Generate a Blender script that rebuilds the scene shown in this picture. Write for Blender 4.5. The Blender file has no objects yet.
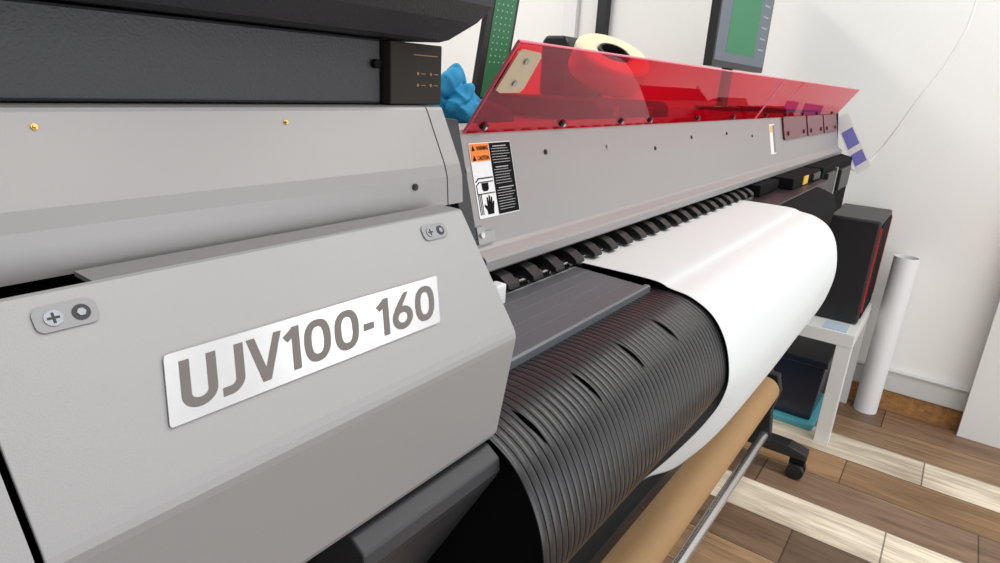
import bpy, bmesh, math, random
from mathutils import Vector as V, Matrix, noise
random.seed(3)
S=bpy.context.scene; C=S.collection
S.view_settings.view_transform='Standard'
H=1.25
# ---------- materials
def nm(name):
    m=bpy.data.materials.new(name); m.use_nodes=True; nt=m.node_tree
    return m,nt,nt.nodes['Principled BSDF']
def mat(name,col,rough=.5,metal=0,bump=0,bscale=200,var=0,coat=0,spec=.5):
    m,nt,b=nm(name); b.inputs['Base Color'].default_value=(*col,1); b.inputs['Roughness'].default_value=rough; b.inputs['Metallic'].default_value=metal
    b.inputs['Specular IOR Level'].default_value=spec
    if coat: b.inputs['Coat Weight'].default_value=coat
    tc=nt.nodes.new('ShaderNodeTexCoord'); n=nt.nodes.new('ShaderNodeTexNoise'); n.inputs['Scale'].default_value=bscale
    nt.links.new(tc.outputs['Object'],n.inputs['Vector'])
    if bump:
        bp=nt.nodes.new('ShaderNodeBump'); bp.inputs['Strength'].default_value=bump; bp.inputs['Distance'].default_value=.001
        nt.links.new(n.outputs['Fac'],bp.inputs['Height']); nt.links.new(bp.outputs['Normal'],b.inputs['Normal'])
    mx=nt.nodes.new('ShaderNodeMixRGB'); mx.blend_type='MULTIPLY'; mx.inputs['Color1'].default_value=(*col,1)
    rp=nt.nodes.new('ShaderNodeValToRGB'); v=1-(var or .04); rp.color_ramp.elements[0].color=(v,v,v,1); rp.color_ramp.elements[1].color=(1,1,1,1)
    mx.inputs['Fac'].default_value=1; nt.links.new(n.outputs['Fac'],rp.inputs['Fac']); nt.links.new(rp.outputs['Color'],mx.inputs['Color2']); nt.links.new(mx.outputs['Color'],b.inputs['Base Color'])
    return m
GREY=mat('grey_panel',(.325,.315,.312),.42,.28,.05,1500)
GREY2=mat('grey_cover',(.35,.345,.346),.45,.18,.08,1500)
GREY3=mat('grey_tray',(.13,.14,.155),.38,.3,.05,400)
TRIB=mat('tray_rib_grey',(.16,.172,.19),.38,.3,.05,400)
MIDG=mat('mid_grey',(.2,.2,.21),.5,.1,.05,600)
LTOP=mat('housing_grey',(.30,.29,.29),.5,.1,.05,600)
DGREY=mat('dark_grey',(.036,.037,.041),.45,.1,.1,600)
BLACK=mat('black_plastic',(.010,.010,.012),.42,0,.1,500)
GLOSSB=mat('gloss_black',(.008,.008,.009),.35,0,.02,300,spec=.35)
BLACKM=mat('black_matt',(.006,.006,.007),.8,spec=.1)
HOLE=mat('hole_black',(.001,.001,.001),1,spec=0)
APR=mat('apron_black',(.017,.017,.019),.30,0,.02,300)
CAB=mat('cabinet_black',(.024,.024,.028),.45,0,.25,800)
PAPER=mat('white_paper',(.70,.73,.73),.6,0,.02,100,.02)
TUBEP=mat('tube_paper',(.8,.8,.81),.6,0,.02,100,.02)
NOTE=mat('note_paper',(.45,.55,.66),.6,0,.02,100,.02)
WHITE=mat('white_plastic',(.8,.8,.8),.4)
LABEL=mat('silver_label',(.62,.62,.63),.25,.4)
INK=mat('label_ink',(.15,.13,.12),.5)
ORANGE=mat('orange_print',(.85,.22,.02),.5)
YEL=mat('yellow_print',(.8,.45,.03),.5)
STEEL=mat('steel',(.42,.42,.43),.3,1)
BRIGHT=mat('bright_steel',(.75,.75,.76),.22,1)
PLATE=mat('latch_grey',(.27,.27,.275),.45,.3)
LSCR=mat('latch_screw_grey',(.22,.23,.26),.35,.7)
BRASS=mat('brass',(.6,.36,.08),.35,.8)
BROWNP=mat('orange_brown_print',(.30,.15,.05),.6)
CHROME=mat('satin_pole',(.65,.65,.66),.25,.9)
KRAFT=mat('kraft_paper',(.43,.255,.115),.65,0,.1,60,.15)
BEIGE=mat('beige_bracket',(.62,.50,.34),.4,.3)
CARTON=mat('dark_carton',(.030,.025,.022),.7,spec=.2)
BLUE=mat('blue_cloth',(.01,.34,.64),.75,0,.4,150,.25)
GREEN=mat('green_face',(.02,.16,.07),.4)
MINT=mat('mint_dot',(.3,.6,.4),.5)
CREAM=mat('cream_tape',(.82,.72,.48),.5)
MAROON=mat('maroon_plate',(.13,.006,.02),.3)
TABLEW=mat('white_laminate',(.78,.78,.76),.35)
BIN=mat('navy_bin',(.012,.02,.04),.25)
TEAL=mat('teal_tray',(.1,.42,.5),.4)
RED=mat('red_trim',(.6,.01,.01),.4)
WALL=mat('wall_paint',(.86,.855,.83),.75,0,.1,60,.03)
SKIRT=mat('skirting_white',(.62,.62,.6),.5)
OSB=mat('osb',(.55,.27,.09),.85,0,.8,45,.75)
VIO=mat('violet_print',(.20,.19,.55),.6)
def emis(name,col,s):
    m,nt,b=nm(name); b.inputs['Base Color'].default_value=(*col,1); b.inputs['Emission Color'].default_value=(*col,1); b.inputs['Emission Strength'].default_value=s; return m
SCR=emis('screen_grey',(.10,.12,.15),.35); SCRG=emis('screen_green',(.02,.16,.07),.35); SCRW=emis('screen_light',(.25,.30,.31),.3)
def acrylic():
    m=bpy.data.materials.new('red_acrylic'); m.use_nodes=True; nt=m.node_tree; nt.nodes.clear(); L=nt.links.new; N=nt.nodes.new
    o=N('ShaderNodeOutputMaterial'); t=N('ShaderNodeBsdfTransparent'); t.inputs[0].default_value=(.88,.03,.11,1)
    d=N('ShaderNodeBsdfDiffuse'); d.inputs[0].default_value=(.85,.0,.035,1)
    m1=N('ShaderNodeMixShader'); m1.inputs[0].default_value=.09; L(t.outputs[0],m1.inputs[1]); L(d.outputs[0],m1.inputs[2])
    g=N('ShaderNodeBsdfGlossy'); g.inputs['Roughness'].default_value=.005; g.inputs['Color'].default_value=(1,.66,.72,1)
    f=N('ShaderNodeFresnel'); f.inputs[0].default_value=1.45
    ge=N('ShaderNodeNewGeometry'); s=N('ShaderNodeMath'); s.operation='SUBTRACT'; s.inputs[0].default_value=1; L(ge.outputs['Backfacing'],s.inputs[1])
    mu=N('ShaderNodeMath'); mu.operation='MULTIPLY'; L(f.outputs[0],mu.inputs[0]); L(s.outputs[0],mu.inputs[1])
    m2=N('ShaderNodeMixShader'); L(mu.outputs[0],m2.inputs[0]); L(m1.outputs[0],m2.inputs[1]); L(g.outputs[0],m2.inputs[2]); L(m2.outputs[0],o.inputs[0])
    return m
ACR=acrylic()
EDGE=mat('red_edge',(.80,.16,.24),.3)
def floor_mat():
    m,nt,b=nm('wood_planks'); L=nt.links.new; N=nt.nodes.new
    tc=N('ShaderNodeTexCoord'); sp=N('ShaderNodeSeparateXYZ'); L(tc.outputs['Object'],sp.inputs[0])
    def M(op,a,bv=None):
        n=N('ShaderNodeMath'); n.operation=op
        for i,v in enumerate((a,bv)):
            if v is None: continue
            if isinstance(v,(int,float)): n.inputs[i].default_value=v
            else: L(v,n.inputs[i])
        return n.outputs[0]
    u=M('DIVIDE',M('SUBTRACT',sp.outputs[0],1.28),1.8)
    rp=N('ShaderNodeValToRGB'); rp.color_ramp.interpolation='CONSTANT'
    cols=[(.2,.13,.085),(.27,.18,.11),(.18,.12,.08),(.72,.64,.52),(.20,.135,.09),(.29,.18,.10),(.70,.62,.50),(.29,.19,.115),(.18,.115,.075),(.33,.205,.115)]
    cr=rp.color_ramp
    for i,c in enumerate(cols):
        e=cr.elements[0] if i==0 else cr.elements.new(i/10)
        e.position=i/10; e.color=(*c,1)
    L(u,rp.inputs[0])
    fl=M('FLOOR',M('MULTIPLY',u,10)); 
    wn=N('ShaderNodeTexWhiteNoise'); wn.noise_dimensions='2D'
    yr=M('ADD',M('DIVIDE',sp.outputs[1],.62),M('MULTIPLY',fl,.37)); yc=M('FLOOR',yr)
    cb=N('ShaderNodeCombineXYZ'); L(fl,cb.inputs[0]); L(yc,cb.inputs[1]); L(cb.outputs[0],wn.inputs[0])
    mp=N('ShaderNodeMapping'); mp.inputs['Scale'].default_value=(75,4,1); L(tc.outputs['Object'],mp.inputs[0])
    n=N('ShaderNodeTexNoise'); n.inputs['Scale'].default_value=1.; n.inputs['Detail'].default_value=7; n.inputs['Distortion'].default_value=1.4; L(mp.outputs[0],n.inputs[0])
    mp2=N('ShaderNodeMapping'); mp2.inputs['Scale'].default_value=(16,2.5,1); L(tc.outputs['Object'],mp2.inputs[0])
    n2=N('ShaderNodeTexNoise'); n2.inputs['Scale'].default_value=1.; n2.inputs['Detail'].default_value=2; L(mp2.outputs[0],n2.inputs[0])
    r2=N('ShaderNodeValToRGB'); r2.color_ramp.elements[0].position=.36; r2.color_ramp.elements[0].color=(.47,.43,.40,1); r2.color_ramp.elements[1].position=.6; r2.color_ramp.elements[1].color=(1.15,1.15,1.15,1)
    L(M('ADD',M('MULTIPLY',n.outputs[0],.55),M('MULTIPLY',n2.outputs[0],.45)),r2.inputs[0])
    mx=N('ShaderNodeMixRGB'); mx.blend_type='MULTIPLY'; mx.inputs[0].default_value=.8; L(rp.outputs[0],mx.inputs[1]); L(r2.outputs[0],mx.inputs[2])
    hs=N('ShaderNodeHueSaturation'); L(mx.outputs[0],hs.inputs['Color']); L(M('ADD',M('MULTIPLY',wn.outputs[0],.7),.74),hs.inputs['Value']); hs.inputs['Saturation'].default_value=1.08
    g=M('MULTIPLY',M('GREATER_THAN',M('FRACT',M('MULTIPLY',u,10)),.025),M('GREATER_THAN',M('FRACT',yr),.007))
    m3=N('ShaderNodeMixRGB'); m3.blend_type='MULTIPLY'; m3.inputs[0].default_value=1; L(hs.outputs[0],m3.inputs[1])
    L(M('ADD',M('MULTIPLY',g,.7),.3),m3.inputs[2]); L(m3.outputs[0],b.inputs['Base Color']); b.inputs['Roughness'].default_value=.42; b.inputs['Specular IOR Level'].default_value=.35
    return m
# ---------- mesh helpers
def box(bm,x0,x1,y0,y1,z0,z1):
    vs=[bm.verts.new((x,y,z)) for x in (x0,x1) for y in (y0,y1) for z in (z0,z1)]
    for f in ((0,1,3,2),(4,6,7,5),(0,4,5,1),(2,3,7,6),(0,2,6,4),(1,5,7,3)): bm.faces.new([vs[i] for i in f])
def ext(bm,prof,x0,x1):
    a=[bm.verts.new((x0,y,z)) for y,z in prof]; b=[bm.verts.new((x1,y,z)) for y,z in prof]; n=len(prof)
    bm.faces.new(a); bm.faces.new(b[::-1])
    for i in range(n): bm.faces.new((a[i],a[(i+1)%n],b[(i+1)%n],b[i]))
def cyl(bm,p0,p1,r,seg=24,r2=None,caps=True):
    p0=V(p0);p1=V(p1);d=(p1-p0).normalized(); t=V((0,0,1)) if abs(d.z)<.9 else V((1,0,0)); u=d.cross(t).normalized(); w=d.cross(u); r2=r if r2 is None else r2
    A=[];B=[]
    for i in range(seg):
        q=2*math.pi*i/seg; o=u*math.cos(q)+w*math.sin(q); A.append(bm.verts.new(p0+o*r)); B.append(bm.verts.new(p1+o*r2))
    for i in range(seg):
        j=(i+1)%seg; bm.faces.new((A[i],A[j],B[j],B[i]))
    if caps: bm.faces.new(A[::-1]); bm.faces.new(B)
def ring(bm,p0,p1,r,ri,seg=48):
    p0=V(p0);p1=V(p1);d=(p1-p0).normalized(); t=V((0,0,1)) if abs(d.z)<.9 else V((1,0,0)); u=d.cross(t).normalized(); w=d.cross(u)
    R=[]
    for (p,rr) in ((p0,r),(p1,r),(p1,ri),(p0,ri)):
        R.append([bm.verts.new(p+(u*math.cos(2*math.pi*i/seg)+w*math.sin(2*math.pi*i/seg))*rr) for i in range(seg)])
    for k in range(4):
        for i in range(seg):
            j=(i+1)%seg; bm.faces.new((R[k][i],R[k][j],R[(k+1)%4][j],R[(k+1)%4][i]))
def tube(bm,pts,r,seg=8):
    pts=[V(p) for p in pts]; prev=None
    for i,p in enumerate(pts):
        d=(pts[min(i+1,len(pts)-1)]-pts[max(i-1,0)]).normalized(); t=V((0,1,0)) if abs(d.y)<.9 else V((1,0,0)); u=d.cross(t).normalized(); w=d.cross(u)
        c=[bm.verts.new(p+(u*math.cos(2*math.pi*k/seg)+w*math.sin(2*math.pi*k/seg))*r) for k in range(seg)]
        if prev:
            for k in range(seg): bm.faces.new((prev[k],prev[(k+1)%seg],c[(k+1)%seg],c[k]))
        else: bm.faces.new(c[::-1])
        prev=c
    bm.faces.new(prev)
def B(): return bmesh.new()
def parent_mw(p): return Matrix.LocRotScale(p.location,p.rotation_euler,None)
def mk(name,bm,m,parent=None,bevel=0,smooth=False,seg=2):
    bmesh.ops.recalc_face_normals(bm,faces=bm.faces)
    me=bpy.data.meshes.new(name); bm.to_mesh(me); bm.free(); me.materials.append(m)
    o=bpy.data.objects.new(name,me); C.objects.link(o)
    if parent is not None:
        o.parent=parent
        if parent.type=='EMPTY': o.matrix_parent_inverse=parent_mw(parent).inverted()
    if bevel:
        md=o.modifiers.new('b','BEVEL'); md.width=bevel; md.segments=seg; md.limit_method='ANGLE'
    if smooth:
        for p in me.polygons: p.use_smooth=True
        me.set_sharp_from_angle(angle=math.radians(40))
    return o
def tag(o,label,cat,group=None):
    o['label']=label; o['category']=cat
    if group: o['group']=group
    return o
def thing(name,label,cat,loc,group=None):
    o=bpy.data.objects.new(name,None); C.objects.link(o); o.location=loc; o.empty_display_size=.1; return tag(o,label,cat,group)
def struct(name,bm,m,**k):
    o=mk(name,bm,m,**k); o['kind']='structure'; return o
class Plane:
    def __init__(s,o,u,v): s.o=V(o); s.u=V(u).normalized(); s.v=V(v).normalized(); s.n=s.u.cross(s.v)
    def p(s,a,b,c=0): return s.o+s.u*a+s.v*b+s.n*c
    def rect(s,bm,a0,a1,b0,b1,c0=0,c1=.0006):
        s.poly(bm,[(a0,b0),(a1,b0),(a1,b1),(a0,b1)],c0,c1)
    def poly(s,bm,pts,c0=0,c1=.0006):
        A=[bm.verts.new(s.p(a,b,c0)) for a,b in pts]; Bv=[bm.verts.new(s.p(a,b,c1)) for a,b in pts]; n=len(pts)
        bm.faces.new(A[::-1]); bm.faces.new(Bv)
        for i in range(n): bm.faces.new((A[i],A[(i+1)%n],Bv[(i+1)%n],Bv[i]))
    def line(s,bm,pts,w,c0,c1):
        for (a,b),(c,d) in zip(pts,pts[1:]):
            q=V((c-a,d-b)).normalized(); n=V((-q.y,q.x))*w/2; q=q*w/2
            s.poly(bm,[(a-q.x-n.x,b-q.y-n.y),(c+q.x-n.x,d+q.y-n.y),(c+q.x+n.x,d+q.y+n.y),(a-q.x+n.x,b-q.y+n.y)],c0,c1)
    def rrect(s,bm,a0,a1,b0,b1,r,c0=0,c1=.0006):
        pts=[]
        for cx,cy,q in ((a1-r,b0+r,-90),(a1-r,b1-r,0),(a0+r,b1-r,90),(a0+r,b0+r,180)):
            for k in range(6):
                t=math.radians(q+k*18); pts.append((cx+r*math.cos(t),cy+r*math.sin(t)))
        s.poly(bm,pts,c0,c1)
    def disc(s,bm,a,b,r,c0,c1,seg=16): cyl(bm,s.p(a,b,c0),s.p(a,b,c1),r,seg)
    def text(s,txt,corners,c,m,name,parent,bold=.0,space=1.):
        cu=bpy.data.curves.new('t','FONT'); cu.body=txt; cu.space_character=space
        t=bpy.data.objects.new('t',cu); C.objects.link(t); dg=bpy.context.evaluated_depsgraph_get(); dg.update()
        src=bpy.data.meshes.new_from_object(t.evaluated_get(dg)); bpy.data.objects.remove(t)
        vs=[v.co.copy() for v in src.vertices]; fs=[tuple(p.vertices) for p in src.polygons]
        AV=[];AF=[]
        offs=[(0,0)] if not bold else [(bold*math.cos(k*math.pi/6),bold*math.sin(k*math.pi/6)) for k in range(12)]
        for i,(dx,dy) in enumerate(offs):
            n0=len(AV); AV+=[(v.x+dx,v.y+dy,i*.00001) for v in vs]; AF+=[tuple(n0+q for q in f_) for f_ in fs]
        return s.fit(AV,AF,corners,c,m,name,parent)
    def fit(s,AV,AF,corners,c,m,name,parent):
        x0=min(v[0] for v in AV);x1=max(v[0] for v in AV);y0=min(v[1] for v in AV);y1=max(v[1] for v in AV)
        bl,br,tr_,tl=[V(q) for q in corners]; out=[]
        for v in AV:
            p_=(v[0]-x0)/(x1-x0); q_=(v[1]-y0)/(y1-y0); w=(bl*(1-p_)+br*p_)*(1-q_)+(tl*(1-p_)+tr_*p_)*q_
            out.append(s.p(w.x,w.y,c+v[2]))
        me=bpy.data.meshes.new(name); me.from_pydata(out,[],AF); me.materials.append(m); o=bpy.data.objects.new(name,me); C.objects.link(o)
        if parent is not None:
            o.parent=parent
            if parent.type=='EMPTY': o.matrix_parent_inverse=parent_mw(parent).inverted()
        return o
# stroke lettering, cap height 1
LH=.090
def glyph(ch):
    h=LH; A=lambda cx,cy,rx,ry,a,b,n=16:[(cx+rx*math.cos(math.radians(a+(b-a)*i/n)),cy+ry*math.sin(math.radians(a+(b-a)*i/n))) for i in range(n+1)]
    if ch=='U': return [([(h,1)]+A(.33,.30,.33-h,.30-h,180,360)+[(.66-h,1)],0)],.66
    if ch=='J': return [([(.34,1)]+A(.34-.22,.30,.22,.30-h,0,-80)+[(-.02,h)],0)],.43
    if ch=='V': return [([(.05,1.06),(.34,-.04)],0),([(.34,-.04),(.63,1.06)],0)],.68
    if ch=='1': return [([(.25,0),(.25,1)],0),([(.01,.74),(.25,.92)],0)],.34
    if ch=='0': 
        pts=[]
        for i in range(40):
            t=2*math.pi*i/40; c_,s_=math.cos(t),math.sin(t); pts.append((.33+(.33-h)*math.copysign(abs(c_)**.8,c_),.5+(.5-h)*math.copysign(abs(s_)**.8,s_)))
        return [(pts,1)],.66
    if ch=='-': return [([(.03,.40),(.33,.40)],0)],.36
    if ch=='6': return [(A(.33,.32,.33-h,.32-h,0,360,30)[:-1],1),([(.47,1.04),(.20,.60),(h+.01,.40)],0)],.66
def lettering(txt):
    h=LH; AV=[];AF=[];x=0;layer=0
    for ch in txt:
        strokes,w=glyph(ch)
        for pts,closed in strokes:
            n=len(pts); L=[];layer+=1
            for i,(px,py) in enumerate(pts):
                a=V(pts[(i-1)%n]) if closed or i>0 else None; b=V(pts[(i+1)%n]) if closed or i<n-1 else None; p=V((px,py))
                d1=(p-a).normalized() if a is not None and (p-a).length>1e-6 else None; d2=(b-p).normalized() if b is not None and (b-p).length>1e-6 else None
                d=((d1 or d2)+(d2 or d1)).normalized(); nn=V((-d.y,d.x)); k=1/max(.5,nn.dot(V((-(d1 or d2).y,(d1 or d2).x))))
                L.append((p+nn*h*k,p-nn*h*k))
            n0=len(AV)
            for l,r_ in L: AV+=[(x+l.x,l.y,layer*.000008),(x+r_.x,r_.y,layer*.000008)]
            for i in range(n if closed else n-1):
                j=(i+1)%n; AF.append((n0+2*i,n0+2*i+1,n0+2*j+1,n0+2*j))
        x+=w+.10
    AV=[(vx_,min(1,max(0,vy_)),vz_) for vx_,vy_,vz_ in AV]
    return AV,AF
# ---------- camera (X runs along the printer, Y to its back, Z up)
cam=bpy.data.cameras.new('camera'); co=bpy.data.objects.new('camera',cam); C.objects.link(co); S.camera=co
f,vx,vy,r=620,980,107,-.235
dX=V((vx-500,281.5-vy,-f)).normalized(); up=V((0,1,0)); up=(up-dX*up.dot(dX)).normalized(); sd=up.cross(dX)
dZ=up*math.cos(r)+sd*math.sin(r); dY=dZ.cross(dX)
R=Matrix((dX,dY,dZ))
co.matrix_world=Matrix.Translation((0,0,H))@R.to_4x4()
cam.lens=f/1000*36; cam.sensor_width=36; cam.clip_start=.01
# ---------- room
WX=2.94
bm=B(); box(bm,-2,WX+.1,-2.5,3,-.05,0); struct('floor',bm,floor_mat())
bm=B(); box(bm,WX,WX+.1,-2.5,3,0,2.9); struct('wall_right',bm,WALL)
bm=B(); box(bm,-2,WX,3,3.1,0,2.9); struct('wall_back',bm,WALL)
bm=B(); box(bm,WX-.018,WX,-2.5,3,.082,.175); box(bm,WX-.024,WX,-2.5,3,.168,.178); struct('baseboard_right',bm,SKIRT,bevel=.003)
bm=B(); box(bm,WX-.01,WX,-2.5,3,0,.082); struct('trim_1',bm,OSB)
bm=B(); box(bm,WX-.03,WX,1.72,1.8,.18,2.6); struct('trim_2',bm,WHITE,bevel=.003)
# ---------- PRINTER
PR=thing('wide_format_printer','long silver-grey and black roll-fed wide format printer with red visor','printer',(1.2,.6,0))
def part(name,bm,m,parent=PR,**k): return mk(name,bm,m,parent,**k)
z=lambda c:H+c
bm=B(); ext(bm,[(.425,1.07),(.43,1.185),(.86,1.185),(.86,1.0),(.425,1.0)],.47,2.59); part('rear_housing',bm,LTOP,bevel=.004)
bm=B(); ext(bm,[(.275,z(-.09)),(.2925,z(-.0205)),(.86,z(-.0205)),(.86,.8),(.275,.8)],-.4,.3215); part('left_housing',bm,BLACKM)
bm=B(); box(bm,.3215,.47,.42,.86,.85,1.185); part('link_housing',bm,BLACKM)
bm=B(); box(bm,.06,2.2,.42,.8,.72,1.0); part('lower_body',bm,BLACKM,bevel=.01)
def sheet(prof,t):
    n=len(prof); out=[]
    for i in range(n):
        a=V(prof[max(i-1,0)]);b=V(prof[min(i+1,n-1)]); d=(b-a).normalized(); nn=V((-d.y,d.x)); out.append((prof[i][0]+nn.x*t,prof[i][1]+nn.y*t))
    return list(prof)+out[::-1]
up_prof=[(.324,z(-.019)),(.2884,z(-.019)),(.2862,z(-.0198)),(.285,z(-.0214)),(.2684,z(-.0545)),(.266,z(-.0621)),(.2646,z(-.080))]
bm=B(); ext(bm,sheet(up_prof,.0018),-.4,.304); luc=part('left_upper_cover',bm,GREY)
bm=B(); ext(bm,sheet(up_prof,.0018),.3051,.3195); part('joint_cover',bm,GREY)
PU=Plane((0,.285,z(-.0214)),(1,0,0),(0,.0166,.0331)); PL=Plane((0,.2646,z(-.080)),(1,0,0),(0,.0014,.0179))
for x,zz in ((.0877,-.0266),(.197,-.0269)):
    bb=(zz+.0214)*1.12
    bm=B(); PU.disc(bm,x,bb,.0012,-.0002,.0006,14); PU.disc(bm,x,bb,.0007,.0006,.0014,8); part('brass_screw',bm,BRASS,luc)
bm=B(); PL.disc(bm,.2743,.0145,.0021,-.001,.0012,14); PL.disc(bm,.2743,.0145,.0012,.0012,.0016,6); part('screw',bm,BLACK,luc)
# front cover (with name plate)
fc_prof=[(.2428,z(-.0772)),(.2412,z(-.0780)),(.1968,z(-.1425)),(.1950,z(-.1458)),(.1945,z(-.1490)),(.1948,z(-.1525)),(.2046,z(-.2185)),(.2075,z(-.2235)),(.213,z(-.226)),(.235,z(-.2284))]
bm=B(); ext(bm,sheet(fc_prof,.002),.044,.2904); fc=part('front_cover',bm,GREY2,bevel=.0005)
bm=B(); ext(bm,sheet([(.2585,z(-.0772)),(.2500,z(-.0772)),(.2424,z(-.0773))],.002),.085,.290); part('cover_ledge',bm,GREY)
bm=B(); ext(bm,[(.262,z(-.092)),(.238,z(-.092)),(.2005,z(-.1465)),(.2085,z(-.222)),(.262,z(-.222))],.0455,.2885); part('cover_core',bm,BLACKM)
bm=B(); ext(bm,sheet(fc_prof,.002),-.4,.0418); part('side_cover',bm,GREY2,bevel=.0005)
bm=B(); ext(bm,[(.262,z(-.084)),(.242,z(-.084)),(.2005,z(-.1455)),(.2085,z(-.222)),(.262,z(-.222))],-.39,.0405); part('side_core',bm,BLACKM)
PC=Plane((0,.2412,z(-.0775)),(1,0,0),(0,.0470,.0682)); LT=.0828
def tb(t): return -t*LT
Q=[(.0898,tb(.7176)),(.2343,tb(.7214)),(.2462,tb(.42)),(.0970,tb(.400))]
def qb(u_,v_):
    bl,br,tr_,tl=[V(q) for q in Q]; w=(bl*(1-u_)+br*u_)*(1-v_)+(tl*(1-u_)+tr_*u_)*v_; return (w.x,w.y)
rp_=[]
for cu_,cv_,q0 in ((1,0,-90),(1,1,0),(0,1,90),(0,0,180)):
    for k in range(6):
        t=math.radians(q0+k*18); ru_,rv_=.010,.06
        rp_.append(qb((1-ru_ if cu_ else ru_)+ru_*math.cos(t),(1-rv_ if cv_ else rv_)+rv_*math.sin(t)))
bm=B(); PC.poly(bm,rp_,.0003,.0008); npl=part('name_plate',bm,LABEL)
AV,AF=lettering('UJV100-160')
PC.fit(AV,AF,[qb(.035,.145),qb(.975,.145),qb(.975,.855),qb(.035,.855)],.0009,INK,'lettering',npl)
for x in (.0731,.2599):
    tc_=tb(.118)
    bm=B(); PC.rrect(bm,x-.0098,x+.0098,tb(.173),tb(.063),.0028,.0001,.0005); PLT=part('latch_plate',bm,PLATE)
    bm=B(); PC.disc(bm,x-.0040,tc_,.0029,.0005,.0009,18); mk('latch_screw',bm,LSCR,PLT)
    bm=B(); k=.0004; a_=x-.0040; e=.0019
    PC.poly(bm,[(a_-e,tc_-k),(a_-k,tc_-k),(a_-k,tc_-e),(a_+k,tc_-e),(a_+k,tc_-k),(a_+e,tc_-k),(a_+e,tc_+k),(a_+k,tc_+k),(a_+k,tc_+e),(a_-k,tc_+e),(a_-k,tc_+k),(a_-e,tc_+k)],.0009,.0011); mk('screw_cross',bm,BLACK,PLT)
    bm=B(); PC.disc(bm,x+.0045,tc_,.0029,.0005,.0008,18); mk('latch_hole',bm,BLACK,PLT)
    bm=B(); PC.disc(bm,x+.0045,tc_,.0015,.0008,.0011,6); mk('hex_insert',bm,LSCR,PLT)
# front panel
PP=Plane((0,.374,z(-.186)),(1,0,0),(0,.036,.136)); PLn=.1407
fp_prof=[(.425,z(-.0455)),(.4135,z(-.046)),(.41,z(-.05)),(.3795,z(-.165)),(.376,z(-.1685)),(.3655,z(-.1745)),(.3640,z(-.1775)),(.3645,z(-.1875)),(.367,z(-.190)),(.392,z(-.190))]
bm=B(); ext(bm,sheet(fp_prof,.0025),.481,2.58); fp=part('front_panel',bm,GREY)
bm=B(); PP.poly(bm,[(.466,.03),(.482,.03),(.4815,.15),(.466,.152),(.461,.145),(.461,.075)],-.006,.004); part('panel_end_frame',bm,DGREY,bevel=.001)
bm=B(); box(bm,.47,2.55,.395,.42,1.0,1.07); part('panel_backing',bm,BLACKM)
for x,s in ((.636,.785),(.794,.775),(.956,.70),(1.12,.78),(1.32,.78),(1.5,.70)):
    bm=B(); PP.disc(bm,x,s*PLn,.0032,-.0005,.0014,14); PP.disc(bm,x,s*PLn,.0016,.0014,.002,6); mk('screw',bm,BLACK if x!=.794 else STEEL,fp)
bm=B(); PP.poly(bm,[(.484,.024),(.512,.024),(.512,.036),(.497,.036),(.497,.042),(.484,.042)],.0005,.0035); ct_=mk('catch',bm,STEEL,fp)
bm=B(); PP.disc(bm,.4905,.033,.0032,.0035,.0055,14); mk('catch_screw',bm,BRIGHT,fp)
bm=B(); PP.disc(bm,.4835,.1,.0028,-.001,.0045,12); mk('side_screw',bm,STEEL,fp)
# safety label
a0,a1,b0,b1=.495,.567,.35*PLn,.90*PLn; mid=a0+.033
def rc(x0,x1,y0,y1): return [(x0,y0),(x1,y0),(x1,y1),(x0,y1)]
bm=B(); PP.rrect(bm,a0,a1,b0,b1,.002,.0002,.0007); sl=part('safety_label',bm,WHITE)
bm=B(); PP.rect(bm,mid,a1-.001,b0+.001,b1-.001,.0007,.0010); mk('text_panel',bm,BLACKM,sl)
bm=B(); PP.rect(bm,a0+.001,mid-.001,b1-.019,b1-.001,.0007,.0010); mk('warning_header',bm,ORANGE,sl)
for k in (0,1):
    PP.text('CAUTION' if k else 'WARNING',rc(a0+.011,mid-.003,b1-.0078-.01*k,b1-.0033-.01*k),.0012,BLACKM,'warning_word',sl,bold=.02)
    bm=B(); yy=b1-.0080-.01*k; PP.poly(bm,[(a0+.003,yy),(a0+.0085,yy),(a0+.0057,yy+.0055)],.001,.0013); mk('warning_triangle',bm,BLACKM,sl)
bb=b0+.002; c0_,c1_=.0007,.0011; o_=lambda L:[(a0+p/1000,bb+q/1000) for p,q in L]
bm=B(); PP.line(bm,o_([(2.5,36),(7,39),(31,39)]),.0012,c0_,c1_); PP.line(bm,o_([(2.5,32),(7,35),(31,35)]),.0009,c0_,c1_); mk('beam_pictogram',bm,BLACKM,sl)
bm=B(); PP.poly(bm,o_([(11,34),(22,34),(22,28),(20,25.5),(13,25.5),(11,28)]),c0_,c1_); mk('carriage_pictogram',bm,BLACKM,sl)
bm=B(); PP.line(bm,o_([(2.5,23),(31,23)]),.0010,c0_,c1_); PP.line(bm,o_([(2.5,32),(2.5,23)]),.0010,c0_,c1_); mk('platen_line',bm,BLACKM,sl)
for q in range(3):
    bm=B(); PP.line(bm,o_([(3+q*2.4,2),(3+q*2.4,22)]),.0009,c0_,c1_); mk('platen_stripe',bm,BLACKM,sl)
bm=B(); PP.poly(bm,o_([(15,1),(14,6),(10.5,10),(12,12),(15.5,9.5),(16,19),(18,19),(18.3,11.5),(19.8,20.5),(21.7,20.5),(21.4,11.5),(23.4,19),(25.2,18.4),(24.2,10.5),(26.3,14.5),(27.8,13.6),(25.8,6),(25,1)]),c0_,c1_); mk('hand_pictogram',bm,BLACKM,sl)
bm=B(); y=b1-.004; random.seed(5)
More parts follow.
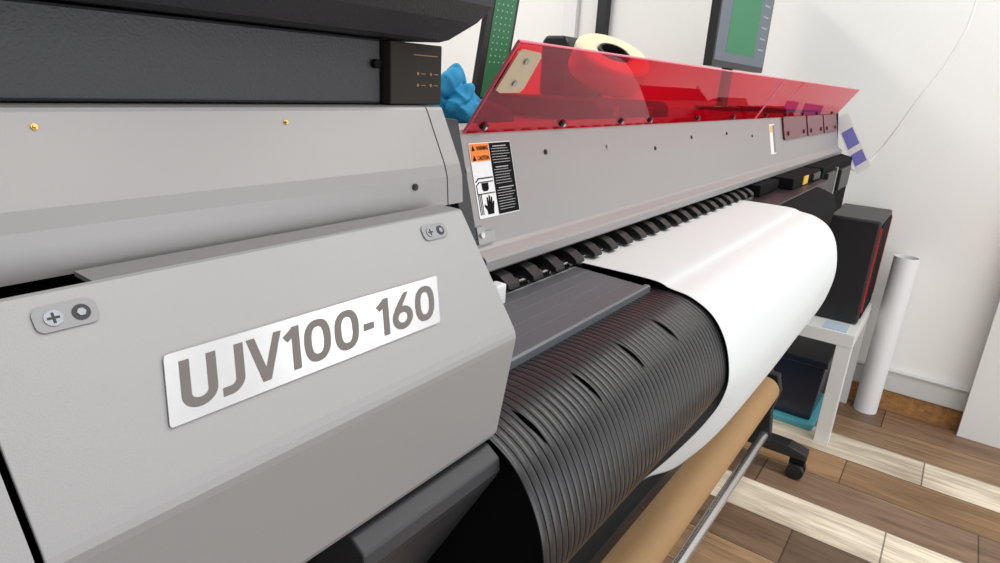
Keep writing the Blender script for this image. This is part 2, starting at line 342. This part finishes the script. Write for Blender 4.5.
for k in range(25):
    if k in (7,15): y-=.0018; continue
    big=k in (0,8,16); x=mid+.003+(.003 if big else 0); e=a1-.004-random.random()*.008
    while x<e:
        w=.0006+random.random()*.0015; PP.rect(bm,x,min(x+w,e),y-(.0011 if big else .0006),y,.001,.0012); x+=w+.0006
    y-=.0029
mk('small_print',bm,LABEL,sl)
bm=B(); PP.rect(bm,1.65,1.70,.34*PLn,.86*PLn,.0002,.0008); s2=part('small_label',bm,WHITE)
bm=B(); PP.rect(bm,1.68,1.698,.36*PLn,.84*PLn,.0008,.0012); mk('text_panel',bm,MIDG,s2)
bm=B(); PP.rect(bm,1.654,1.676,.72*PLn,.83*PLn,.0008,.0012); mk('header',bm,YEL,s2)
for xa,xb in ((1.78,2.05),(2.07,2.3),(2.32,2.55)):
    bm=B(); PP.rrect(bm,xa,xb,.55*PLn,.97*PLn,.008,.002,.005); mp_=part('hinge_plate',bm,MAROON)
    for xx in (xa+.04,xb-.04):
        bm=B(); PP.disc(bm,xx,.66*PLn,.006,.005,.008,10); mk('plate_screw',bm,BLACK,mp_)
# visor
PV=Plane((0,.409,z(-.052)),(1,0,0),(0,-.053,.087)); VH=.1019
bm=B(); PV.poly(bm,[(.49,0),(1.52,0),(1.5,VH),(.5005,VH)],0,.003); v1=part('red_visor',bm,ACR); v1['label']='long near section of clear red acrylic'
bm=B(); PV.poly(bm,[(1.53,0),(2.57,0),(2.6,VH),(1.51,VH)],0,.003); v2=part('red_visor',bm,ACR); v2['label']='far section of clear red acrylic'
bm=B(); PV.poly(bm,[(.5005,VH),(1.5,VH),(1.5,VH+.0012),(.5005,VH+.0012)],0,.003); mk('polished_edge',bm,EDGE,v1)
bm=B(); PV.poly(bm,[(.4895,0),(.4903,0),(.5013,VH),(.5005,VH)],-.0002,.0032); mk('side_edge',bm,EDGE,v1)
bm=B(); PV.poly(bm,[(1.51,VH),(2.6,VH),(2.6,VH+.0012),(1.51,VH+.0012)],0,.003); mk('polished_edge',bm,EDGE,v2)
bm=B(); PV.poly(bm,[(1.528,0),(1.534,0),(1.514,VH),(1.508,VH)],-.0003,.0035); mk('seam_edge',bm,EDGE,v2)
for x in (.515,.67,.83,.93,1.14,1.35):
    bm=B(); PV.disc(bm,x,.008,.0045,-.003,.0055,14); mk('visor_screw',bm,BLACK,v1)
    bm=B(); PV.disc(bm,x,.008,.0022,.0055,.007,6); mk('screw_socket',bm,BRIGHT,v1)
for x in (1.6,1.8,2.0,2.2,2.45):
    bm=B(); PV.disc(bm,x,.008,.0045,-.003,.0065,14); mk('visor_screw',bm,BLACK,v2)
bm=B(); PV.poly(bm,[(.5,.052),(.508,.049),(.541,.05),(.545,.055),(.5455,.09),(.541,.0945),(.509,.096),(.5045,.092)],.003,.005); vb=part('visor_bracket',bm,BEIGE)
for b in (.061,.085):
    bm=B(); PV.disc(bm,.523,b,.0033,.005,.007,12); mk('bracket_screw',bm,STEEL,vb)
# tray
bm=B(); ext(bm,[(.258,z(-.226)),(.2545,z(-.222)),(.2545,z(-.2150)),(.257,z(-.2137)),(.261,z(-.2139)),(.2635,z(-.2163)),(.352,z(-.2135)),(.40,z(-.2135)),(.40,z(-.235)),(.262,z(-.235))],.31,.648)
tray=part('platen_tray',bm,GREY3)
for q in range(4):
    y=.279+q*.0185; zz=z(-.2163+(y-.2635)*.0316); bm=B(); ext(bm,[(y-.0010,zz-.001),(y-.0007,zz+.0006),(y+.0007,zz+.0006),(y+.0010,zz-.001)],.31,.6475); mk('tray_rib',bm,TRIB,tray)
bm=B(); box(bm,1.345,1.95,.29,.40,z(-.24),z(-.2165)); part('platen_end',bm,BLACK,bevel=.002)
bm=B(); box(bm,.465,.482,.338,.352,z(-.215),z(-.193)); part('white_clip',bm,WHITE,bevel=.002)
def cr(pts,n=6):
    out=[]
    P=[V(p) for p in pts]; P=[2*P[0]-P[1]]+P+[2*P[-1]-P[-2]]
    for i in range(1,len(P)-2):
        for k in range(n):
            t=k/n; a,b,c,d=P[i-1:i+3]
            out.append(.5*((2*b)+(c-a)*t+(2*a-5*b+4*c-d)*t*t+(3*b-a-3*c+d)*t*t*t))
    out.append(P[-2]); return out
AP=cr([(.262,z(-.2235)),(.238,z(-.2225)),(.213,z(-.2265)),(.188,z(-.241)),(.170,z(-.268)),(.161,z(-.300)),(.164,z(-.326)),(.182,z(-.356)),(.213,z(-.382)),(.255,z(-.405)),(.30,z(-.415))],8)
NN=[]
for i in range(len(AP)):
    d=(AP[min(i+1,len(AP)-1)]-AP[max(i-1,0)]).normalized(); NN.append(V((d.y,-d.x)))
if NN[0].y<0: NN=[-n for n in NN]
bm=B(); pitch=.0080; xs=[]; x=.290
while x<1.333:
    xs+= [(x,0),(x+pitch*.05,.0008),(x+pitch*.16,.00108),(x+pitch*.47,.0012),(x+pitch*.78,.00108),(x+pitch*.89,.0008),(x+pitch*.94,0)]; x+=pitch
cols=[]
for X,h in xs: cols.append([bm.verts.new((X,p.x+n.x*h,p.y+n.y*h)) for p,n in zip(AP,NN)])
for a,b in zip(cols,cols[1:]):
    for i in range(len(AP)-1): bm.faces.new((a[i],a[i+1],b[i+1],b[i]))
ap=part('ribbed_media_guide',bm,APR)
for p in ap.data.polygons: p.use_smooth=True
ap.data.set_sharp_from_angle(angle=math.radians(25))
md=ap.modifiers.new('s','SOLIDIFY'); md.thickness=.0025; md.offset=-1
for k in range(9):
    x=.3275+k*.0817
    if x>.65: break
    i0=[j for j,p in enumerate(AP) if p.x<.2205][0]; i1=[j for j,p in enumerate(AP) if p.x<.190][0]
    pr=[(AP[j],NN[j]) for j in range(i0,i1+1)]; n=len(pr)
    bm=B(); L_=[];R_=[]
    for j,(p,nn) in enumerate(pr):
        w=.0025*math.sin(math.pi*(j+.08)/(n-.84)); c=p+nn*.0015; sh=(j/(n-1)-.5)*.002
        L_.append(bm.verts.new((x-w+sh,c.x,c.y))); R_.append(bm.verts.new((x+w+sh,c.x,c.y)))
    for j in range(n-1): bm.faces.new((L_[j],L_[j+1],R_[j+1],R_[j]))
    mk('slot',bm,HOLE,ap)
inner=[(p.x-n.x*.006,p.y-n.y*.006) for p,n in zip(AP,NN)][2:-4]
bm=B(); ext(bm,inner+[(.36,z(-.40)),(.39,z(-.238)),(.27,z(-.238))],.31,1.33); part('guide_core',bm,BLACKM)
# pinch rollers
bm=B(); cyl(bm,(.485,.372,z(-.2125)),(1.42,.372,z(-.2125)),.0065,18); part('grit_roller',bm,BRIGHT,smooth=True)
bm=B(); box(bm,.484,1.42,.3525,.366,z(-.2165),z(-.2125)); part('feed_strip',bm,BRIGHT)
for k in range(20):
    x=.5+k*.0465
    bm=B(); ext(bm,[(.398,z(-.1905)),(.376,z(-.1915)),(.360,z(-.1955)),(.3495,z(-.2020)),(.3470,z(-.2075)),(.352,z(-.2095)),(.366,z(-.2075)),(.398,z(-.203))],x,x+.020); pr_=part('pinch_roller_arm',bm,GLOSSB,bevel=.0012)
    bm=B(); cyl(bm,(x+.0215,.360,z(-.2070)),(x+.030,.360,z(-.2070)),.0045,16); mk('pinch_roller',bm,GLOSSB,pr_,smooth=True)
# right end: dark recess with black mechanism
bm=B(); box(bm,1.43,2.59,.395,.42,z(-.45),z(-.192)); ru=part('bay_back_plate',bm,BLACKM,bevel=.003)
bm=B(); box(bm,1.44,1.60,.345,.395,z(-.2155),z(-.191)); hc=part('head_carriage',bm,BLACKM,bevel=.002)
bm=B(); box(bm,1.63,1.95,.318,.395,z(-.2165),z(-.189)); cb2=part('carriage_block',bm,BLACKM,bevel=.003)
bm=B(); box(bm,1.735,1.785,.3155,.3185,z(-.2135),z(-.192)); mk('yellow_tag',bm,YEL,cb2)
bm=B(); box(bm,1.84,1.93,.312,.319,z(-.213),z(-.194)); mk('cable_cover',bm,BLACK,cb2,bevel=.002)
bm=B(); ext(bm,[(.395,z(-.218)),(.285,z(-.2185)),(.248,z(-.232)),(.235,z(-.262)),(.245,z(-.33)),(.395,z(-.36))],1.345,1.78); part('guide_end_housing',bm,BLACKM,bevel=.004)
bm=B(); box(bm,1.98,2.5,.315,.395,z(-.37),z(-.189)); hs_=part('maintenance_housing',bm,BLACKM,bevel=.004)
bm=B(); box(bm,2.02,2.14,.305,.316,z(-.30),z(-.207)); mk('housing_door',bm,BLACK,hs_,bevel=.002)
bm=B(); box(bm,2.17,2.185,.307,.316,z(-.30),z(-.20)); mk('steel_bracket',bm,STEEL,hs_,bevel=.001)
bm=B(); box(bm,2.24,2.42,.303,.316,z(-.28),z(-.212)); mk('vent_block',bm,BLACK,hs_,bevel=.003)
bm=B(); ext(bm,[(.385,z(-.19)),(.412,z(-.045)),(.86,z(-.05)),(.86,.9),(.34,.9),(.335,z(-.2))],2.592,2.64); part('end_cover',bm,BLACKM,bevel=.004)
# lower bracket: angular flat-faced charcoal panel
bm=B(); ext(bm,[(.2090,z(-.2286)),(.1995,z(-.2350)),(.1985,z(-.2440)),(.2010,z(-.2500)),(.2700,z(-.3720)),(.2850,z(-.380)),(.300,z(-.380)),(.300,z(-.2286))],.172,.2885); part('lower_bracket',bm,DGREY,bevel=.0012)
bm=B(); ext(bm,[(.225,z(-.2288)),(.285,z(-.36)),(.30,z(-.36)),(.30,z(-.2288))],-.4,.1715); part('lower_skirt',bm,BLACK,bevel=.001)
# stand
for sx in (.16,2.10):
    bm=B(); box(bm,sx,sx+.06,.46,.54,.1,.73); part('stand_column',bm,BLACK,bevel=.006)
    bm=B(); ext(bm,[(.2,.075),(.2,.1),(.26,.115),(.74,.115),(.80,.1),(.80,.075)],sx,sx+.06); ft=part('stand_foot',bm,BLACK,bevel=.006)
    for cy_ in (.225,.76):
        for dx in (-.004,.036):
            bm=B(); cyl(bm,(sx+dx,cy_,.028),(sx+dx+.02,cy_,.028),.028,24); mk('castor_wheel',bm,BLACK,ft,bevel=.003)
        bm=B(); box(bm,sx+.016,sx+.036,cy_-.02,cy_+.02,.03,.08); box(bm,sx+.0,sx+.052,cy_-.024,cy_+.024,.058,.08); mk('castor_fork',bm,BLACKM,ft,bevel=.003)
bm=B(); box(bm,.22,2.10,.45,.53,.2,.27); part('stand_beam',bm,BLACK,bevel=.004)
bm=B(); cyl(bm,(.22,.337,.145),(2.11,.337,.145),.0155,20); part('tension_bar',bm,CHROME,smooth=True)
for sx in (.2,2.06):
    bm=B(); ext(bm,[(.46,.1),(.46,.30),(.40,.37),(.33,.37),(.315,.31),(.33,.24),(.315,.12),(.34,.1)],sx,sx+.04); part('take_up_bracket',bm,BLACK,bevel=.005)
# ---------- media
MP=[(.41,-.2120),(.352,-.2118),(.262,-.2120),(.238,-.2170),(.211,-.2218),(.184,-.2370),(.1655,-.264),(.1555,-.302),(.1535,-.335),(.159,-.375),(.169,-.410),(.182,-.438),(.198,-.460)]
LP=[(.41,-.2120),(.352,-.2118),(.262,-.2120),(.238,-.2170),(.211,-.2218),(.184,-.2370),(.1655,-.264),(.1560,-.300),(.1575,-.330),(.168,-.358),(.180,-.380),(.194,-.402),(.211,-.426)]
MM=cr([(a,z(b)) for a,b in MP],8); LL=cr([(a,z(b)) for a,b in LP],8)
bm=B(); nx=90; G=[]; npf=len(MM)
for i in range(npf):
    s=i/(npf-1); q=max(0,(s-.60)/.40); row=[]; xl=.665-.070*q**1.4
    for j in range(nx+1):
        t=(j/nx)**1.5; e=math.exp(-(t/.10)**1.5); p=MM[i]*(1-e)+LL[i]*e
        row.append(bm.verts.new((xl+(1.34-xl)*t,p.x+.0012*math.sin(t*9)*q,p.y)))
    G.append(row)
for a,b in zip(G,G[1:]):
    for j in range(nx): bm.faces.new((a[j],a[j+1],b[j+1],b[j]))
pp=mk('print_media',bm,PAPER,smooth=True); md=pp.modifiers.new('s','SOLIDIFY'); md.thickness=.0005
tag(pp,'wide blank white sheet feeding out over the black ribbed guide and curling under','paper')
KR=thing('kraft_roll','long brown kraft paper roll slung low beneath the printer','paper roll',(1.3,.36,.32))
bm=B(); ring(bm,(.42,.36,.32),(2.04,.36,.32),.046,.026); mk('wound_paper',bm,KRAFT,KR,smooth=True)
bm=B(); cyl(bm,(.245,.36,.32),(2.055,.36,.32),.0255,24); mk('core',bm,BLACK,KR,smooth=True)
# ---------- on top of the printer
CB=thing('equipment_case','black overhanging equipment case filling the top left corner','case',(.1,.6,z(-.0185)))
bm=B(); box(bm,-.4,.276,.2969,.72,z(-.0184),z(.0190)); lb=mk('lower_case',bm,CAB,CB,bevel=.0015)
bm=B(); cyl(bm,(.2705,.298,z(.0048)),(.2705,.2935,z(.0048)),.0027,12); mk('case_bolt',bm,BLACKM,lb)
prof=[(.75,z(.0200)),(.2843,z(.0200)),(.2788,z(.0214)),(.2657,z(.0324)),(.2594,z(.0428)),(.2567,z(.062)),(.2567,z(.20)),(.75,z(.20))]
bm=B(); n=len(prof); ra=[bm.verts.new((-.4,y,zz)) for y,zz in prof]; rb=[bm.verts.new((.316+min(.022,max(0,(zz-z(.02))*1.1)),y,zz)) for y,zz in prof]
bm.faces.new(ra); bm.faces.new(rb[::-1])
for i in range(n): bm.faces.new((ra[i],ra[(i+1)%n],rb[(i+1)%n],rb[i]))
mk('upper_case',bm,CAB,CB,bevel=.002)
bm=B(); box(bm,-.4,.33,.2555,.2575,z(.0535),z(.0545)); mk('seam',bm,BLACKM,CB)
CT=thing('carton','small dark brown carton with orange symbols wedged under the black case','box',(.30,.33,z(-.0185)))
bm=B(); box(bm,.2785,.3245,.291,.36,z(-.0184),z(.0185)); cb=mk('carton_body',bm,CARTON,CT,bevel=.0007)
PK=Plane((0,.291,z(-.0184)),(1,0,0),(0,0,1))
bm=B(); PK.rect(bm,.298,.320,.0298,.0304,0,.0003); mk('title_print',bm,BROWNP,cb)
for r_ in range(2):
    for q in range(2):
        x0=.302+q*.012; bm=B(); PK.disc(bm,x0,.012+r_*.007,.0010,0,.0003,10); mk('symbol',bm,BROWNP,cb)
        bm=B(); PK.rect(bm,x0+.003,x0+.007,.0117+r_*.007,.0122+r_*.007,0,.0003); mk('caption',bm,BROWNP,cb)
# blue glove
bm=B()
lob=[((.660,.575,1.212),(.034,.036,.028),0),((.642,.56,1.238),(.014,.013,.022),.9),((.662,.565,1.244),(.012,.012,.020),-.5),((.676,.575,1.232),(.026,.014,.010),.5),((.692,.56,1.212),(.026,.013,.012),.5),((.645,.545,1.222),(.026,.012,.010),-.6),((.665,.54,1.205),(.034,.015,.012),.1),((.632,.57,1.212),(.012,.014,.022),-.4),((.73,.56,1.203),(.045,.026,.015),.2)]
for c_,s_,a_ in lob:
    mtx=Matrix.Translation(c_)@Matrix.Rotation(a_,4,'Y')@Matrix.Diagonal((*s_,1)); bmesh.ops.create_icosphere(bm,subdivisions=5,radius=1,matrix=mtx)
for v in bm.verts:
    p=v.co.copy(); rdg=1-2*abs(noise.noise(V((p.x*55+p.z*20,p.y*30,p.z*32))))
    v.co+=(p-V((.665,.56,1.20))).normalized()*(.006*rdg)
    v.co.z=max(v.co.z,1.1865)
gl=mk('glove',bm,BLUE,smooth=True); md=gl.modifiers.new('r','REMESH'); md.mode='VOXEL'; md.voxel_size=.0012; md.use_smooth_shade=True
md=gl.modifiers.new('sm','SMOOTH'); md.iterations=9
tag(gl,'crumpled bright blue glove bunched beside the dark carton','glove')
PG=Plane((.935,.76,1.186),(1,0,0),(.16,-.03,1))
DP=thing('display_panel','narrow dark-framed upright panel with green dotted face behind the red visor','panel',(.96,.76,1.186))
bm=B(); PG.rrect(bm,0,.09,0,.32,.006,-.012,0); fr=mk('frame',bm,BLACK,DP)
bm=B(); PG.rect(bm,.016,.082,.03,.31,0,.001); face=mk('green_face',bm,GREEN,DP)
for i in range(4):
    for j in range(5,23): 
        bm=B(); PG.disc(bm,.026+i*.0145,.038+j*.0115,.0016,.001,.0015,6); dd=mk('dot',bm,MINT,face)
# tape roll lying tilted on a low dark tool case
TC=thing('tool_case','black stepped tool case behind and under the cream tape roll','case',(1.12,.64,1.186))
bm=B(); ext(bm,[(.53,1.1865),(.53,1.212),(.542,1.2245),(.755,1.2245),(.765,1.212),(.765,1.1865)],1.00,1.32); mk('case_body',bm,BLACK,TC,bevel=.006)
bm=B(); ext(bm,[(.700,1.2245),(.700,1.330),(.708,1.342),(.755,1.342),(.763,1.330),(.763,1.2245)],1.16,1.31); mk('raised_back',bm,BLACK,TC,bevel=.006)
for xx in (1.05,1.20):
    bm=B(); box(bm,xx,xx+.02,.5245,.5305,1.198,1.214); mk('catch',bm,STEEL,TC,bevel=.002)
th=math.radians(30); ax=V((-.45*math.sin(th),-.893*math.sin(th),math.cos(th))); RR,T2=.077,.028
zc=1.2250+RR*math.sin(th)+T2*math.cos(th)+.0005
ctr=V((1.165,.605,zc))
TR=thing('tape_roll','cream masking tape roll lying tilted on the black tool case','tape roll',(1.165,.605,1.2250))
bm=B(); ring(bm,ctr-ax*T2,ctr+ax*T2,RR,.032); mk('tape',bm,CREAM,TR,bevel=.008,seg=3,smooth=True)
bm=B(); ring(bm,ctr-ax*(T2-.001),ctr+ax*(T2+.0015),.0315,.027); mk('core',bm,BLACK,TR,smooth=True)
# monitor
MO=thing('monitor','slim black monitor with green page on screen standing behind the red visor','monitor',(2.45,.78,1.186))
PM=Plane((2.18,.75,1.333),(1,0,0),(0,0,1))
bm=B(); PM.rrect(bm,0,.62,0,.37,.006,-.03,0); mk('casing',bm,BLACK,MO)
bm=B(); PM.rect(bm,.012,.608,.02,.36,0,.001); sc=mk('screen',bm,SCR,MO)
bm=B(); PM.rect(bm,.12,.46,.05,.30,.001,.0016); mk('green_page',bm,SCRG,sc)
bm=B(); PM.rect(bm,.03,.59,.325,.333,.001,.002); mk('tool_bar',bm,SCRW,sc)
for j in range(5):
    bm=B(); PM.rect(bm,.50,.57,.08+j*.04,.086+j*.04,.001,.002); mk('menu_line',bm,SCRW,sc)
bm=B(); box(bm,2.44,2.52,.782,.80,1.195,1.45); box(bm,2.36,2.58,.72,.855,1.186,1.198); mk('stand',bm,BLACK,MO,bevel=.003)
# colour card fixed to the end
bm=B(); pts=[(2.6435,.420,z(-.075)),(2.6435,.382,z(-.045)),(2.6435,.268,z(-.225)),(2.6435,.308,z(-.262))]
vs=[bm.verts.new(p) for p in pts]; vs2=[bm.verts.new((p[0]-.003,p[1],p[2])) for p in pts]; bm.faces.new(vs); bm.faces.new(vs2[::-1])
for i in range(4): bm.faces.new((vs[i],vs[(i+1)%4],vs2[(i+1)%4],vs2[i]))
cc=part('colour_card',bm,WHITE)
def mix(a,b,t): return tuple(a[i]+(b[i]-a[i])*t for i in range(3))
for t0,t1 in ((.22,.60),(.64,.90)):
    A=[mix(pts[0],pts[3],t0),mix(pts[1],pts[2],t0),mix(pts[1],pts[2],t1),mix(pts[0],pts[3],t1)]
    cen=mix(A[0],A[2],.5); bm=B(); q=[bm.verts.new((2.640,)+mix(cen,a,.8)[1:]) for a in A]; bm.faces.new(q); mk('printed_block',bm,VIO,cc)
# ---------- table, PC, bin, tube
TB=thing('side_table','low white square side table against the wall behind the printer end','table',(2.65,.45,0))
bm=B(); box(bm,2.42,2.9,.17,.72,.40,.45); mk('tabletop',bm,TABLEW,TB,bevel=.002)
for x in (2.422,2.848):
    for y in (.172,.668):
        bm=B(); box(bm,x,x+.05,y,y+.05,0,.40); mk('leg',bm,TABLEW,TB,bevel=.002)
PCW=thing('computer_tower','black desktop computer tower with red trim standing on the white table','computer',(2.68,.27,.45))
bm=B(); box(bm,2.54,2.89,.183,.36,.455,.845); mk('case',bm,BLACK,PCW,bevel=.008)
bm=B(); box(bm,2.57,2.86,.179,.184,.47,.83); mk('side_panel',bm,BLACKM,PCW,bevel=.003)
for xx in (2.552,2.873):
    bm=B(); box(bm,xx,xx+.006,.178,.185,.5,.82); mk('red_trim',bm,RED,PCW)
for xx in (2.56,2.83):
    bm=B(); box(bm,xx,xx+.04,.2,.34,.4503,.457); mk('foot',bm,BLACKM,PCW)
BN=thing('storage_bin','navy lidded plastic bin under the white table','bin',(2.62,.33,.028))
def frustum(bm,x0,x1,y0,y1,z0,z1,t):
    a=[bm.verts.new(p) for p in ((x0+t,y0+t,z0),(x1-t,y0+t,z0),(x1-t,y1-t,z0),(x0+t,y1-t,z0))]; b=[bm.verts.new(p) for p in ((x0,y0,z1),(x1,y0,z1),(x1,y1,z1),(x0,y1,z1))]
    bm.faces.new(a[::-1]); bm.faces.new(b)
    for i in range(4): bm.faces.new((a[i],a[(i+1)%4],b[(i+1)%4],b[i]))
bm=B(); frustum(bm,2.5,2.8,.245,.43,.029,.27,.015); mk('bin_body',bm,BIN,BN,bevel=.006)
bm=B(); box(bm,2.492,2.808,.237,.438,.265,.29); mk('lid',bm,BIN,BN,bevel=.005)
bm=B(); frustum(bm,2.48,2.82,.235,.45,.0,.028,.01); tag(mk('shallow_tray',bm,TEAL,bevel=.003),'shallow teal tray on the floor beneath the navy bin','tray')
bm=B(); ring(bm,(2.85,.100,0),(2.855,.095,.675),.044,.041); tag(mk('paper_tube',bm,TUBEP,smooth=True),'upright roll of white paper standing against the wall beside the table','paper roll')
bm=B(); box(bm,2.43,2.52,.20,.28,.4503,.4535); tag(mk('note_paper',bm,NOTE),'small slip of pale blue paper lying on the table by the computer','paper')
bm=B(); pl=[(2.88,-.222,.0),(2.88,-.9,.0),(2.925,-.9,1.6),(2.925,-.222,1.6)]
a=[bm.verts.new(p) for p in pl]; b=[bm.verts.new((p[0]-.018,p[1],p[2])) for p in pl]; bm.faces.new(a); bm.faces.new(b[::-1])
for i in range(4): bm.faces.new((a[i],a[(i+1)%4],b[(i+1)%4],b[i]))
tag(mk('white_board',bm,TABLEW,bevel=.002),'tall plain white board leaning on the wall at the right edge','board')
bm=B(); box(bm,2.90,2.9395,1.545,1.60,0,2.6); tag(mk('rack_upright',bm,BLACK,bevel=.003),'black upright rail against the wall left of the monitor','rail')
def at(px,py,X):
    v=V((px-500,281.5-py,-f)); a,b_,c_=v.dot(dX),v.dot(dY),v.dot(dZ); return V((X,b_/a*X,H+c_/a*X))
kp=[at(978,-4,2.68),at(966,30,2.67),at(944,66,2.67),at(916,102,2.67),at(893,134,2.68),at(878,152,2.69),at(866,164,2.68),at(854,170,2.67),V((2.648,.40,z(-.21))),V((2.648,.44,z(-.26)))]
sm=[]
for i in range(len(kp)-1):
    a=kp[max(i-1,0)];b=kp[i];c_=kp[i+1];d=kp[min(i+2,len(kp)-1)]
    for k in range(6):
        t=k/6; sm.append(.5*((2*b)+(c_-a)*t+(2*a-5*b+4*c_-d)*t*t+(3*b-a-3*c_+d)*t*t*t))
sm.append(kp[-1])
bm=B(); tube(bm,sm,.0038,8); tag(mk('white_cable',bm,WHITE,smooth=True),'thin white cable looping down in front of the wall to the printer end','cable')
# ---------- light
w=bpy.data.worlds.new('World'); S.world=w; w.use_nodes=True; w.node_tree.nodes['Background'].inputs[0].default_value=(.98,.98,1,1); w.node_tree.nodes['Background'].inputs[1].default_value=.62
def area(loc,sx,sy,p,rot=(0,0,0),col=(1,.98,.95)):
    l=bpy.data.lights.new('a','AREA'); l.shape='RECTANGLE'; l.size=sx; l.size_y=sy; l.energy=p; l.color=col
    o=bpy.data.objects.new('ceiling_or_fill_light',l); C.objects.link(o); o.location=loc; o.rotation_euler=rot
area((.6,-.8,2.8),.35,2.2,20); area((2.0,-.9,2.8),.35,2.2,29); area((1.3,2.2,2.8),1.8,.35,36)
area((1.0,-2.4,.85),2.8,1.5,32,rot=(math.radians(94),0,0),col=(.94,.97,1))  # low front fill, no ceiling lamp: added to brighten paper underside and front covers
